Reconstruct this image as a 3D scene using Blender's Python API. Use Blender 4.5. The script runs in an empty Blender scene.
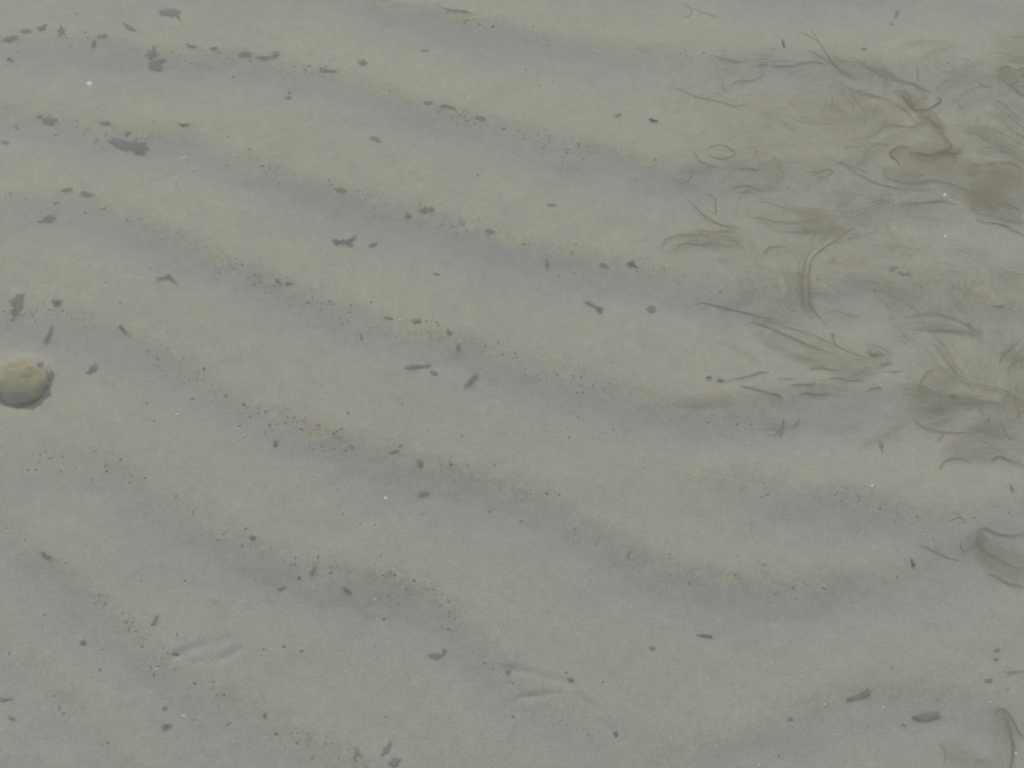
import bpy, math, random
import numpy as np
from mathutils import Vector

# ------------------------------------------------------------------ camera, sky, sun, exposure
scene = bpy.context.scene
COL = scene.collection
W, H = 1024, 768
CAM_H = 1.0                       # metres above the sand
TILT = math.radians(25)           # away from straight down
TANV = math.tan(math.radians(20))
TANH = TANV * W / H
cam_data = bpy.data.cameras.new('camera')
cam_data.sensor_width = 36
cam_data.lens = 18 / TANH
cam_data.clip_start = 0.01
cam_data.clip_end = 200
cam = bpy.data.objects.new('camera', cam_data)
COL.objects.link(cam)
CAM_POS = Vector((0, -CAM_H * math.tan(TILT), CAM_H))
cam.location = CAM_POS
cam.rotation_euler = (TILT, 0, 0)
scene.camera = cam
cam_data.dof.use_dof = False

SUN_EL, SUN_AZ = math.radians(36), math.radians(-14)     # azimuth from +Y (away from the viewer), clockwise
world = bpy.data.worlds.new('World')
scene.world = world
world.use_nodes = True
wn = world.node_tree.nodes
sky = wn.new('ShaderNodeTexSky')
sky.sky_type = 'NISHITA'
sky.sun_disc = False
sky.sun_elevation = SUN_EL
sky.sun_rotation = SUN_AZ
sky.dust_density = 4.0
sky.ozone_density = 0.6
world.node_tree.links.new(sky.outputs[0], wn['Background'].inputs[0])
wn['Background'].inputs[1].default_value = 0.14
sun_data = bpy.data.lights.new('sun', 'SUN')
sun_data.energy = 1.3
sun_data.angle = math.radians(24)
sun_data.color = (1.0, 0.95, 0.87)
sun = bpy.data.objects.new('sun', sun_data)
COL.objects.link(sun)
sdir = Vector((math.sin(SUN_AZ) * math.cos(SUN_EL), math.cos(SUN_AZ) * math.cos(SUN_EL), math.sin(SUN_EL)))
sun.rotation_euler = sdir.to_track_quat('Z', 'Y').to_euler()
sun.location = sdir * 5
scene.view_settings.view_transform = 'Standard'
scene.view_settings.look = 'None'
scene.view_settings.gamma = 1
scene.view_settings.exposure = 0.25
scene.render.engine = 'CYCLES'
scene.cycles.filter_width = 2.1
scene.cycles.use_denoising = True
scene.cycles.volume_bounces = 1
scene.cycles.transparent_max_bounces = 24

# ------------------------------------------------------------------ helpers
RNG = random.Random(7)

def ground(px, py):
    """Where the ray through a pixel meets the flat z = 0."""
    px = np.asarray(px, float); py = np.asarray(py, float)
    x = (px - W / 2) / (W / 2) * TANH
    y = -(py - H / 2) / (H / 2) * TANV
    c, s = math.cos(TILT), math.sin(TILT)
    dy = y * c + s
    dz = y * s - c
    t = -CAM_H / dz
    return CAM_POS.x + x * t, CAM_POS.y + dy * t

def hash2(ix, iy, seed):
    h = (ix.astype(np.int64) * 374761393 + iy.astype(np.int64) * 668265263 + seed * 974711) & 0xFFFFFFFF
    h = ((h ^ (h >> 13)) * 1274126177) & 0xFFFFFFFF
    h = h ^ (h >> 16)
    return (h & 0xFFFF) / 65535.0

def noise(x, y, scale, seed=0):
    """Smooth value noise, -1..1, cells of the size `scale` metres."""
    u, v = np.asarray(x) / scale, np.asarray(y) / scale
    iu, iv = np.floor(u), np.floor(v)
    fu, fv = u - iu, v - iv
    fu = fu * fu * fu * (fu * (fu * 6 - 15) + 10); fv = fv * fv * fv * (fv * (fv * 6 - 15) + 10)
    a = hash2(iu, iv, seed); b = hash2(iu + 1, iv, seed)
    c = hash2(iu, iv + 1, seed); d = hash2(iu + 1, iv + 1, seed)
    return ((a * (1 - fu) + b * fu) * (1 - fv) + (c * (1 - fu) + d * fu) * fv) * 2 - 1

def sstep(a, b, x):
    t = np.clip((x - a) / (b - a), 0, 1)
    return t * t * (3 - 2 * t)

# ripple brink lines, traced over the photograph: (pixel x, pixel y, strength)
LINES = [
    [(-80, -60, .9), (0, -38, .9), (300, -22, .9), (400, 5, .9), (480, 22, 1), (560, 41, 1), (650, 50, 1), (760, 56, .7), (860, 60, .7), (940, 66, .8), (1024, 78, .8), (1100, 90, .8)],
    [(-80, 46, .8), (0, 40, .8), (90, 40, .8), (150, 53, .9), (240, 56, 1), (320, 71, 1), (400, 96, 1), (450, 112, 1), (520, 132, 1.1), (600, 151, 1.1), (680, 168, .9), (740, 166, .6), (800, 168, .5), (900, 168, .5), (1024, 190, .5), (1100, 200, .5)],
    [(-80, 100, .8), (0, 108, .9), (60, 119, .9), (130, 130, .9), (190, 136, 1), (260, 165, 1), (330, 187, 1.1), (420, 213, 1.1), (500, 237, 1.1), (560, 253, 1), (640, 268, .9), (700, 282, .9), (780, 290, .8), (860, 276, .7), (920, 283, .6), (1024, 310, .6), (1100, 320, .6)],
    [(-80, 205, .7), (0, 200, .7), (80, 196, .8), (130, 214, .9), (190, 246, 1), (240, 264, 1.1), (300, 295, 1.1), (380, 322, 1.1), (460, 342, 1.1), (520, 360, 1), (600, 379, 1), (660, 402, 1), (710, 412, .9), (800, 396, .9), (880, 390, .8), (960, 402, .7), (1024, 418, .6), (1100, 430, .6)],
    [(-80, 300, .7), (0, 308, .8), (60, 312, .8), (120, 332, .9), (170, 357, .9), (230, 398, 1), (290, 421, 1.1), (350, 446, 1.2), (420, 465, 1.2), (480, 480, 1.1), (550, 501, 1.1), (600, 534, 1.1), (650, 560, 1.1), (720, 578, 1.2), (800, 585, 1.2), (900, 574, .9), (960, 556, .6), (1024, 545, .4), (1100, 540, .4)],
    [(-80, 470, .4), (0, 462, .5), (60, 454, .5), (110, 461, .6), (150, 490, .8), (200, 520, .9), (260, 548, 1.1), (320, 568, 1.1), (400, 585, 1.1), (440, 605, 1), (480, 640, .9), (520, 680, .6), (570, 712, .4), (620, 740, .4), (680, 752, .5), (740, 738, .8), (800, 712, .9), (860, 692, .9), (930, 690, 1.1), (1024, 700, .8), (1100, 705, .8)],
    [(-80, 470, .3), (0, 520, .5), (40, 556, .7), (100, 600, .8), (140, 640, .8), (190, 682, .8), (240, 702, .7), (300, 735, .7), (350, 768, .7), (420, 800, .7), (600, 860, .7), (800, 850, .7), (1100, 820, .7)],
    [(640, 470, 0), (700, 480, .5), (780, 489, 1.0), (880, 500, 1.05), (920, 518, .8), (980, 516, .9), (1024, 500, .8), (1100, 490, .7)],
    [(-80, 580, .4), (0, 640, .45), (60, 690, .45), (110, 745, .4), (160, 800, .5), (400, 900, .6), (1100, 930, .6)],
]
GL = []
for ln in LINES:
    a = np.array(ln, float)
    gx, gy = ground(a[:, 0], a[:, 1])
    GL.append((gx, gy, a[:, 2]))
# the same train of ripples goes on outside the frame
top = GL[0]; low = GL[6]
for k in range(1, 14):
    GL.append((top[0], top[1] + 0.125 * k, np.full(len(top[0]), .9)))
for k in range(1, 12):
    GL.append((low[0] , low[1] - 0.125 * k - .06, np.full(len(low[0]), .9)))

def line_at(l, X):
    gx, gy, am = l
    y = np.interp(X, gx, gy)
    lo = X < gx[0]; hi = X > gx[-1]
    y = np.where(lo, gy[0] + (gx[0] - X) * 0.10 + 0.03 * np.sin((gx[0] - X) * 7), y)
    y = np.where(hi, gy[-1] + (gx[-1] - X) * 0.06 - 0.03 * np.sin((gx[-1] - X) * 6), y)
    return y, np.interp(X, gx, am)

LEE, TAIL, AMP = 0.048, 0.060, 0.0037
GROOVES = [  # little drag marks in the sand: pixels, half-width m, depth m
    ([(176, 655), (190, 648), (205, 643), (225, 638)], .0042, .0016),
    ([(194, 664), (212, 660), (226, 656), (240, 648)], .0042, .0013),
    ([(209, 601), (216, 607), (225, 618)], .004, .0008),
    ([(505, 668), (524, 672), (546, 677), (566, 681)], .0035, .0013),
    ([(520, 698), (540, 695), (562, 694)], .0035, .0013),
    ([(578, 696), (590, 706), (602, 718), (614, 733)], .0030, .0016),
]
PEB = ground(20, 380); PEB = (float(PEB[0]), float(PEB[1]))

def height_and_hollow(X, Y):
    X = np.asarray(X, float); Y = np.asarray(Y, float)
    wob = 0.006 * noise(X, Y, .055, 11) + 0.0035 * noise(X, Y, .02, 12) + .0015 * noise(X, Y, .009, 13)
    mod = np.clip(.97 + .30 * noise(X, Y, .11, 14) + .12 * noise(X, Y, .03, 15), .3, 1.4)
    z = np.zeros_like(X); hol = np.zeros_like(X)
    for l in GL:
        ly, am = line_at(l, X)
        s = ly + wob - Y                       # > 0 below the brink (towards the viewer)
        am = am * mod
        near = (s > -.06) & (s < .4)
        if not near.any(): continue
        f = sstep(-.016, LEE, s) * np.exp(-np.maximum(s - LEE * .7, 0) / TAIL)
        crest = np.exp(-((s + .012) / .022) ** 2) * .16
        z += AMP * am * (crest - f)
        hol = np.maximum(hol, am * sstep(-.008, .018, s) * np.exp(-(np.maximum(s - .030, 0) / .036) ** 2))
    far = np.clip(1.6 - np.hypot(X, Y) / 2.2, 0, 1)
    z *= far; hol *= far
    z += .0016 * noise(X, Y, .17, 1) + .0008 * noise(X, Y, .06, 2) + .00035 * noise(X, Y, .02, 3) + .00016 * noise(X, Y, .008, 4)
    for pts, w, d in GROOVES:
        p = np.array(pts, float); gx, gy = ground(p[:, 0], p[:, 1])
        m = (X > gx.min() - .02) & (X < gx.max() + .02) & (Y > gy.min() - .02) & (Y < gy.max() + .02)
        if not np.any(m): continue
        best = np.full(X.shape, 9.0)
        for i in range(len(gx) - 1):
            ax, ay, bx, by = gx[i], gy[i], gx[i + 1], gy[i + 1]
            t = np.clip(((X - ax) * (bx - ax) + (Y - ay) * (by - ay)) / ((bx - ax) ** 2 + (by - ay) ** 2), 0, 1)
            best = np.minimum(best, np.hypot(X - ax - t * (bx - ax), Y - ay - t * (by - ay)))
        q = best / w * (1 + .35 * noise(X, Y, .009, 31))
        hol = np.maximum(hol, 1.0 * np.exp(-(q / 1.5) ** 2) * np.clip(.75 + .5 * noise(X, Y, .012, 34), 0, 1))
        z += -d * 1.0 * np.exp(-q ** 2) * np.clip(.7 + .6 * noise(X, Y, .014, 32), 0, 1.2)
    r = np.hypot((X - PEB[0]) / .0285, (Y - PEB[1]) / .0262)
    side = np.clip(.42 - .75 * (Y - PEB[1]) / (np.hypot(X - PEB[0], Y - PEB[1]) + 1e-6), 0, 1)
    z += -.0075 * side * np.exp(-((r - .95) / .26) ** 2) * (1 + .3 * noise(X, Y, .02, 33)) + (1 - side) * .0040 * np.exp(-((r - .85) / .40) ** 2)
    return z, hol

def hz(x, y):
    return float(height_and_hollow(np.array([x]), np.array([y]))[0][0])

# ------------------------------------------------------------------ materials
def mat(name):
    m = bpy.data.materials.new(name); m.use_nodes = True
    nt = m.node_tree
    b = nt.nodes['Principled BSDF']
    b.inputs['Specular IOR Level'].default_value = 0.25
    return m, nt, b

def node(nt, typ, **kw):
    n = nt.nodes.new(typ)
    for k, v in kw.items():
        setattr(n, k, v)
    return n

def ramp(nt, src, stops):
    r = node(nt, 'ShaderNodeValToRGB')
    e = r.color_ramp.elements
    while len(e) < len(stops): e.new(.5)
    for el, (p, c) in zip(e, stops):
        el.position = p; el.color = (*c, 1) if len(c) == 3 else c
    nt.links.new(src, r.inputs[0])
    return r.outputs[0]

def noise_node(nt, scale, detail=3, rough=.55, vec=None):
    n = node(nt, 'ShaderNodeTexNoise')
    n.inputs['Scale'].default_value = scale; n.inputs['Detail'].default_value = detail; n.inputs['Roughness'].default_value = rough
    if vec is not None: nt.links.new(vec, n.inputs['Vector'])
    return n.outputs['Fac']

def mix(nt, kind, fac, a, b):
    n = node(nt, 'ShaderNodeMix', data_type='RGBA', blend_type=kind)
    for i, v in ((0, fac), (6, a), (7, b)):
        if hasattr(v, 'is_output'): nt.links.new(v, n.inputs[i])
        else: n.inputs[i].default_value = v if i == 0 else (*v, 1)
    return n.outputs[2]

def math_node(nt, op, a, b=0.0):
    n = node(nt, 'ShaderNodeMath', operation=op)
    for i, v in enumerate((a, b)):
        if hasattr(v, 'is_output'): nt.links.new(v, n.inputs[i])
        else: n.inputs[i].default_value = v
    return n.outputs[0]

def sand_material():
    m, nt, b = mat('rippled sand with a thin diatom film')
    geo = node(nt, 'ShaderNodeNewGeometry').outputs['Position']
    at = node(nt, 'ShaderNodeAttribute', attribute_name='film').outputs['Fac']
    patch = noise_node(nt, 26, 4, .6, geo)
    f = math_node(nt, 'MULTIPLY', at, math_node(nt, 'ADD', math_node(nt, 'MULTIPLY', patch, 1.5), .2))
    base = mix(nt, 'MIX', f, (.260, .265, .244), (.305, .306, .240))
    # crumbly brown film that gathers on the brinks
    at2 = node(nt, 'ShaderNodeAttribute', attribute_name='brink').outputs['Fac']
    crumbs = ramp(nt, noise_node(nt, 190, 4, .65, geo), [(.41, (.12, .12, .12)), (.60, (1, 1, 1))])
    base = mix(nt, 'MIX', math_node(nt, 'MULTIPLY', math_node(nt, 'MULTIPLY', at2, crumbs), .74), base, (.232, .216, .146))
    # grains of many tints
    g1 = ramp(nt, noise_node(nt, 420, 2, .7, geo), [(.25, (.81, .81, .81)), (.5, (1, 1, 1)), (.78, (1.20, 1.20, 1.19))])
    base = mix(nt, 'MULTIPLY', 1.0, base, g1)
    g2 = ramp(nt, noise_node(nt, 90, 4, .6, geo), [(.3, (.93, .93, .935)), (.7, (1.06, 1.06, 1.055))])
    base = mix(nt, 'MULTIPLY', 1.0, base, g2)
    g3 = ramp(nt, noise_node(nt, 7, 3, .5, geo), [(.3, (.975, .975, .985)), (.7, (1.025, 1.022, 1.01))])
    base = mix(nt, 'MULTIPLY', 1.0, base, g3)
    nt.links.new(base, b.inputs['Base Color'])
    b.inputs['Roughness'].default_value = .95
    b.inputs['Specular IOR Level'].default_value = .05
    bump = node(nt, 'ShaderNodeBump')
    bump.inputs['Strength'].default_value = .25; bump.inputs['Distance'].default_value = .0012
    nt.links.new(noise_node(nt, 480, 3, .7, geo), bump.inputs['Height'])
    nt.links.new(bump.outputs[0], b.inputs['Normal'])
    return m

def speckled(name, c1, c2, scale=300, rough=.85, bumpd=.0006, soft=0):
    m, nt, b = mat(name)
    geo = node(nt, 'ShaderNodeNewGeometry').outputs['Position']
    nt.links.new(ramp(nt, noise_node(nt, scale, 4, .65, geo), [(.32, c1), (.68, c2)]), b.inputs['Base Color'])
    b.inputs['Roughness'].default_value = rough
    bump = node(nt, 'ShaderNodeBump'); bump.inputs['Strength'].default_value = .5; bump.inputs['Distance'].default_value = bumpd
    nt.links.new(noise_node(nt, scale * 1.4, 4, .7, geo), bump.inputs['Height'])
    nt.links.new(bump.outputs[0], b.inputs['Normal'])
    if soft:      # loose fluff and the pebble's painted shadow: thins out to nothing towards its ragged rim
        body = node(nt, 'ShaderNodeAttribute', attribute_name='body').outputs['Fac']
        a = math_node(nt, 'ADD', body, math_node(nt, 'MULTIPLY', math_node(nt, 'SUBTRACT', noise_node(nt, 420, 3, .7, geo), .5), 1.1))
        nt.links.new(ramp(nt, a, [(.12, (0, 0, 0)), (.62, (soft,) * 3)]), b.inputs['Alpha'])
    return m

def algae_material(name, c1, c2, lo, hi, streak=False):
    m, nt, b = mat(name)
    geo = node(nt, 'ShaderNodeNewGeometry').outputs['Position']
    if streak:
        at = node(nt, 'ShaderNodeAttribute', attribute_name='across')
        n = noise_node(nt, 1.0, 5, .6, at.outputs['Vector'])
        edge = node(nt, 'ShaderNodeAttribute', attribute_name='body').outputs['Fac']
        a = ramp(nt, n, [(.34, (lo,) * 3), (.46, (hi * .8,) * 3), (.52, (lo * 2,) * 3), (.66, (hi,) * 3)])
        alpha = math_node(nt, 'MULTIPLY', a, edge)
    else:
        n = noise_node(nt, 140, 3, .6, geo)
        edge = node(nt, 'ShaderNodeAttribute', attribute_name='body').outputs['Fac']
        alpha = math_node(nt, 'MULTIPLY', ramp(nt, n, [(.3, (lo,) * 3), (.7, (hi,) * 3)]), edge)
    nt.links.new(ramp(nt, noise_node(nt, 60, 3, .6, geo), [(.35, c1), (.65, c2)]), b.inputs['Base Color'])
    nt.links.new(alpha, b.inputs['Alpha'])
    b.inputs['Roughness'].default_value = .5
    b.inputs['Specular IOR Level'].default_value = .15
    return m

M = {
    'speck': speckled('dark specks', (.140, .136, .118), (.205, .198, .172)),
    'fringe': speckled('grey violet painted shadow', (.120, .120, .126), (.175, .175, .180), soft=.6),  # shadow tone for the crescent below the pebble
    'sand': sand_material(),
    'grey': speckled('grey silty plant matter', (.115, .116, .117), (.185, .186, .184), soft=.60),
    'dark': speckled('dark waterlogged plant matter', (.085, .086, .084), (.140, .140, .134), soft=.72),
    'pale': speckled('pale silty fluff', (.155, .158, .158), (.215, .218, .215), soft=.62),
    'olive': speckled('olive brown plant crumbs', (.140, .136, .098), (.205, .196, .140), soft=.62),
    'black': speckled('blackened splinter', (.030, .031, .030), (.060, .060, .056)),
    'violet': speckled('bluish black mussel shell splinter', (.040, .042, .070), (.085, .085, .120)),
    'shell': speckled('white broken shell', (.66, .66, .63), (.80, .80, .77), 900, .5),
    'quartz': speckled('pale quartz grains', (.40, .41, .38), (.62, .62, .58), 900, .5),
    'crumb': speckled('brown film crumbs', (.195, .176, .110), (.250, .230, .155)),
    'stone': speckled('algae coated pebble', (.180, .168, .100), (.260, .240, .145), 130, .8, .0015),
    'strand': algae_material('olive algae thread', (.205, .188, .088), (.258, .240, .130), .18, .46),
    'thick': algae_material('brown algae cord', (.150, .126, .038), (.215, .182, .070), .45, .85),
    'faint': algae_material('pale olive algae thread', (.222, .213, .122), (.270, .260, .172), .18, .46),
    'wisp': algae_material('hair-fine algae thread', (.225, .213, .120), (.270, .258, .165), .12, .36),
    'knotfilm': algae_material('rich brown algae film', (.170, .138, .042), (.225, .190, .080), .08, .66, True),
    'whitish': algae_material('pale slimy algae thread', (.38, .39, .35), (.45, .46, .42), .22, .50),
    'film': algae_material('thin brown algae film', (.180, .158, .070), (.230, .207, .112), .05, .58, True),
    'palefilm': algae_material('thin pale olive algae film', (.255, .245, .145), (.315, .305, .205), .05, .60, True),
}
wm = bpy.data.materials.new('slightly cloudy shallow water'); wm.use_nodes = True
wm.node_tree.nodes.clear()
wo = wm.node_tree.nodes.new('ShaderNodeOutputMaterial')
wv = wm.node_tree.nodes.new('ShaderNodeVolumePrincipled')
wv.inputs['Color'].default_value = (.80, .83, .76, 1)
wv.inputs['Density'].default_value = 3.0
wm.node_tree.links.new(wv.outputs[0], wo.inputs['Volume'])

# ------------------------------------------------------------------ sand bed (one sheet to the horizon)
def axis(lo, hi, step, reach=40.0):
    core = list(np.arange(lo, hi + step, step))
    def out(start, sign):
        r, s, p = [], step, start
        while abs(p) < reach:
            if s < .015: s *= 1.06
            elif abs(p) > 2.0: s *= 1.30
            p += sign * s
            r.append(p)
        return r
    return np.array(out(core[0], -1)[::-1] + core + out(core[-1], 1))

def build_sand():
    xs = axis(-.66, .66, .0018); ys = axis(-.44, .56, .0018)
    X, Y = np.meshgrid(xs, ys)
    Z, hol = height_and_hollow(X, Y)
    ny, nx = X.shape
    me = bpy.data.meshes.new('sand_bed')
    me.vertices.add(nx * ny)
    me.vertices.foreach_set('co', np.stack([X, Y, Z], -1).astype(np.float32).ravel())
    idx = np.arange(nx * ny).reshape(ny, nx)
    q = np.stack([idx[:-1, :-1], idx[:-1, 1:], idx[1:, 1:], idx[1:, :-1]], -1).reshape(-1, 4).astype(np.int32)
    me.loops.add(q.size); me.polygons.add(len(q))
    me.loops.foreach_set('vertex_index', q.ravel())
    me.polygons.foreach_set('loop_start', np.arange(0, q.size, 4, dtype=np.int32))
    me.update()
    me.polygons.foreach_set('use_smooth', np.ones(len(q), bool))
    film = np.clip(1 - hol * .95, 0, 1) * np.clip(.80 + .22 * noise(X, Y, .22, 21) + .25 * noise(X, Y, .07, 22) + .62 * np.clip(Y + .06, -.4, .4), .1, 1.1)  # film cover, also thinned towards the viewer to paint in the darker falloff
    film = np.minimum(film, .76 + .7 * np.clip(Y, -.4, .35))
    # brink: the strip just above the lee face
    br = np.zeros_like(X)
    for l in GL[:9]:
        ly, am = line_at(l, X)
        s = ly - Y
        br = np.maximum(br, am * np.exp(-((s + .001) / .013) ** 2) * np.clip(.62 + .5 * noise(X, Y, .05, 41) + .25 * noise(X, Y, .012, 42), 0, 1))
    for nm, v in (('film', film), ('brink', br)):
        a = me.attributes.new(nm, 'FLOAT', 'POINT'); a.data.foreach_set('value', v.astype(np.float32).ravel())
    o = bpy.data.objects.new('sand_bed', me); COL.objects.link(o)
    me.materials.append(M['sand'])
    o['kind'] = 'structure'; o['label'] = 'pale olive grey rippled sand bed under shallow water'; o['category'] = 'sand'
    return o
build_sand()

def build_water():
    s, z0, z1 = 45.0, -.12, .065
    v = [(-s, -s, z0), (s, -s, z0), (s, s, z0), (-s, s, z0), (-s, -s, z1), (s, -s, z1), (s, s, z1), (-s, s, z1)]
    f = [(3, 2, 1, 0), (4, 5, 6, 7), (0, 1, 5, 4), (1, 2, 6, 5), (2, 3, 7, 6), (3, 0, 4, 7)]
    me = bpy.data.meshes.new('water'); me.from_pydata(v, [], f); me.materials.append(wm)
    o = bpy.data.objects.new('water', me); COL.objects.link(o)
    o['kind'] = 'structure'; o['label'] = 'clear still shallow water lying over the sand'; o['category'] = 'water'
build_water()

# ------------------------------------------------------------------ object helpers
def link(name, me, m, parent=None):
    o = bpy.data.objects.new(name, me); COL.objects.link(o)
    if m: me.materials.append(M[m])
    if parent is not None: o.parent = parent
    return o

def tag(o, label, cat, group=None):
    o['label'] = label; o['category'] = cat
    if group: o['group'] = group
    return o

def smooth(pts, sub=6):
    p = np.array(pts, float)
    if len(p) == 2: p = np.array([p[0], (p[0] + p[1]) / 2 + np.array([-(p[1] - p[0])[1], (p[1] - p[0])[0]]) * .05, p[1]])
    e = np.vstack([2 * p[0] - p[1], p, 2 * p[-1] - p[-2]])
    out = []
    for i in range(1, len(e) - 2):
        for t in np.linspace(0, 1, sub, endpoint=False):
            a, b, c, d = e[i - 1], e[i], e[i + 1], e[i + 2]
            out.append(.5 * (2 * b + (c - a) * t + (2 * a - 5 * b + 4 * c - d) * t * t + (3 * b - a - 3 * c + d) * t ** 3))
    out.append(e[-2])
    return np.array(out)

class Buf:
    def __init__(s): s.v, s.f, s.a, s.n = [], [], [], 0
    def add(s, v, f, a=None):
        s.v.append(np.asarray(v, float)); s.f += [tuple(i + s.n for i in q) for q in f]
        s.a.append(np.ones(len(v)) if a is None else np.asarray(a, float)); s.n += len(v)
    def mesh(s, name, origin=(0, 0, 0), shade=True):
        v = np.vstack(s.v) - np.array(origin)
        me = bpy.data.meshes.new(name); me.from_pydata(v.tolist(), [], s.f)
        at = me.attributes.new('body', 'FLOAT', 'POINT'); at.data.foreach_set('value', np.concatenate(s.a).astype(np.float32))
        if shade: me.polygons.foreach_set('use_smooth', np.ones(len(me.polygons), bool))
        me.update()
        return me

def tube(buf, P, R, n=6, fade=.15, amp=.8):
    P = np.asarray(P, float); k = len(P)
    T = np.gradient(P, axis=0); T /= np.linalg.norm(T, axis=1)[:, None] + 1e-12
    side = np.cross(T, [0, 0, 1.0]); side /= np.linalg.norm(side, axis=1)[:, None] + 1e-12
    up = np.cross(side, T)
    ang = np.linspace(0, 2 * math.pi, n, endpoint=False)
    v = (P[:, None] + np.asarray(R)[:, None, None] * (np.cos(ang)[None, :, None] * side[:, None] + np.sin(ang)[None, :, None] * up[:, None])).reshape(-1, 3)
    f = [(i * n + j, i * n + (j + 1) % n, (i + 1) * n + (j + 1) % n, (i + 1) * n + j) for i in range(k - 1) for j in range(n)]
    f += [tuple(range(n))[::-1], tuple((k - 1) * n + j for j in range(n))]
    t = np.linspace(0, 1, k)
    a = np.clip(np.minimum(t, 1 - t) / fade, .05, 1) * amp
    buf.add(v, f, np.repeat(a, n))

PXM = 2 * TANH * (CAM_H / math.cos(TILT)) / W     # metres per pixel at the picture's middle

def patch(buf, px, py, length, width, angle, hgt, rag, seed, nt=30, nr=7, sink=.0006):
    """A low ragged flake or clump lying on the sand; angle in degrees, anticlockwise as seen from above."""
    a = math.radians(angle)
    cx, cy = map(float, ground(px, py))
    ex, ey = ground(px + math.cos(a) * length / 2, py - math.sin(a) * length / 2)
    wx, wy = ground(px + math.sin(a) * width / 2, py + math.cos(a) * width / 2)
    A = np.array([ex - cx, ey - cy], float); B = np.array([wx - cx, wy - cy], float)
    th = np.linspace(0, 2 * math.pi, nt, endpoint=False)
    o = 1 + rag * (.55 * noise(np.cos(th) * 1.3 + 5, np.sin(th) * 1.3 + seed * 3.1, .7, seed) + .5 * noise(np.cos(th) * 2 + 9, np.sin(th) * 2 + seed, .32, seed + 5))
    v = [(0, 0)]
    for i in range(1, nr + 1):
        r = i / nr
        v += [(r * o[j] * math.cos(th[j]), r * o[j] * math.sin(th[j])) for j in range(nt)]
    v = np.array(v)
    X = cx + v[:, 0] * A[0] + v[:, 1] * B[0]; Y = cy + v[:, 0] * A[1] + v[:, 1] * B[1]
    rr = np.concatenate([[0], np.repeat(np.arange(1, nr + 1) / nr, nt)])
    z = height_and_hollow(X, Y)[0]
    prof = np.sqrt(np.clip(1 - rr ** 2.2, 0, 1))
    z = z + hgt * prof * (1 + .5 * rag * noise(X, Y, .0045, seed + 8)) + hgt * .7 * rag * noise(X, Y, .0022, seed + 9) * (1 - rr ** 3) - sink * rr ** 3
    f = [(0, 1 + j, 1 + (j + 1) % nt) for j in range(nt)]
    for i in range(nr - 1):
        b0, b1 = 1 + i * nt, 1 + (i + 1) * nt
        f += [(b0 + j, b1 + j, b1 + (j + 1) % nt, b0 + (j + 1) % nt) for j in range(nt)]
    buf.add(np.stack([X, Y, z], 1), f, np.clip((1 - rr) * 2.2, 0, 1))
    return cx, cy

def stick(buf, pts, rpx, seed, lift=0.0, n=7, taper=.45):
    p = smooth(pts, 5)
    X, Y = ground(p[:, 0], p[:, 1])
    k = len(X); t = np.linspace(0, 1, k)
    r = rpx * PXM * (1 - (1 - taper) * np.abs(2 * t - 1) ** 2.2) * (1 + .45 * noise(X, Y, .0035, seed))
    z = height_and_hollow(X, Y)[0] + r * .45 + lift * np.sin(math.pi * t)
    tube(buf, np.stack([X, Y, z], 1), r, n, .25, .50)
    return float(X[k // 2]), float(Y[k // 2])

# ------------------------------------------------------------------ pebble
def build_pebble():
    nu, nv = 40, 22
    v, f = [], []
    for i in range(nv + 1):
        ph = math.pi * i / nv
        for j in range(nu):
            a = 2 * math.pi * j / nu
            v.append((math.sin(ph) * math.cos(a), math.sin(ph) * math.sin(a), math.cos(ph)))
    v = np.array(v)
    k = 1 + .10 * noise(v[:, 0] * 1.2 + 3, v[:, 1] * 1.2 + v[:, 2] * .8, .7, 3) + .05 * noise(v[:, 0] * 3 + v[:, 2], v[:, 1] * 3, .6, 4)
    v = v * k[:, None] * np.array([.0272, .0240, .0120])
    f = [(i * nu + j, (i + 1) * nu + j, (i + 1) * nu + (j + 1) % nu, i * nu + (j + 1) % nu) for i in range(nv) for j in range(nu)]
    me = bpy.data.meshes.new('pebble'); me.from_pydata(v.tolist(), [], f)
    me.polygons.foreach_set('use_smooth', np.ones(len(me.polygons), bool)); me.update()
    o = link('pebble', me, 'stone')
    o.location = (PEB[0], PEB[1], -.0030)
    o.rotation_euler = (0, 0, math.radians(-15))
    ring = Buf()  # soft dark crescent that paints the pebble's shadow onto the sand
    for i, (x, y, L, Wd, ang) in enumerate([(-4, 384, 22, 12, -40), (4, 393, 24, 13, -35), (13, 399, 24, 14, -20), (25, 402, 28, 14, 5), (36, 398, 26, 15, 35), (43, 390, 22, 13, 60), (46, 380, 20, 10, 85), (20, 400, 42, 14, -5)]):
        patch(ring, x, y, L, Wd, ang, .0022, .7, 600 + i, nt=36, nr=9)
    c = link('shadow_fringe', ring.mesh('shadow_fringe', tuple(o.location)), 'fringe', o)
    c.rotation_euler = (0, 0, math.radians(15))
    tag(o, 'rounded olive yellow pebble half sunk in a hollow in the sand', 'pebble')
build_pebble()

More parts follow.
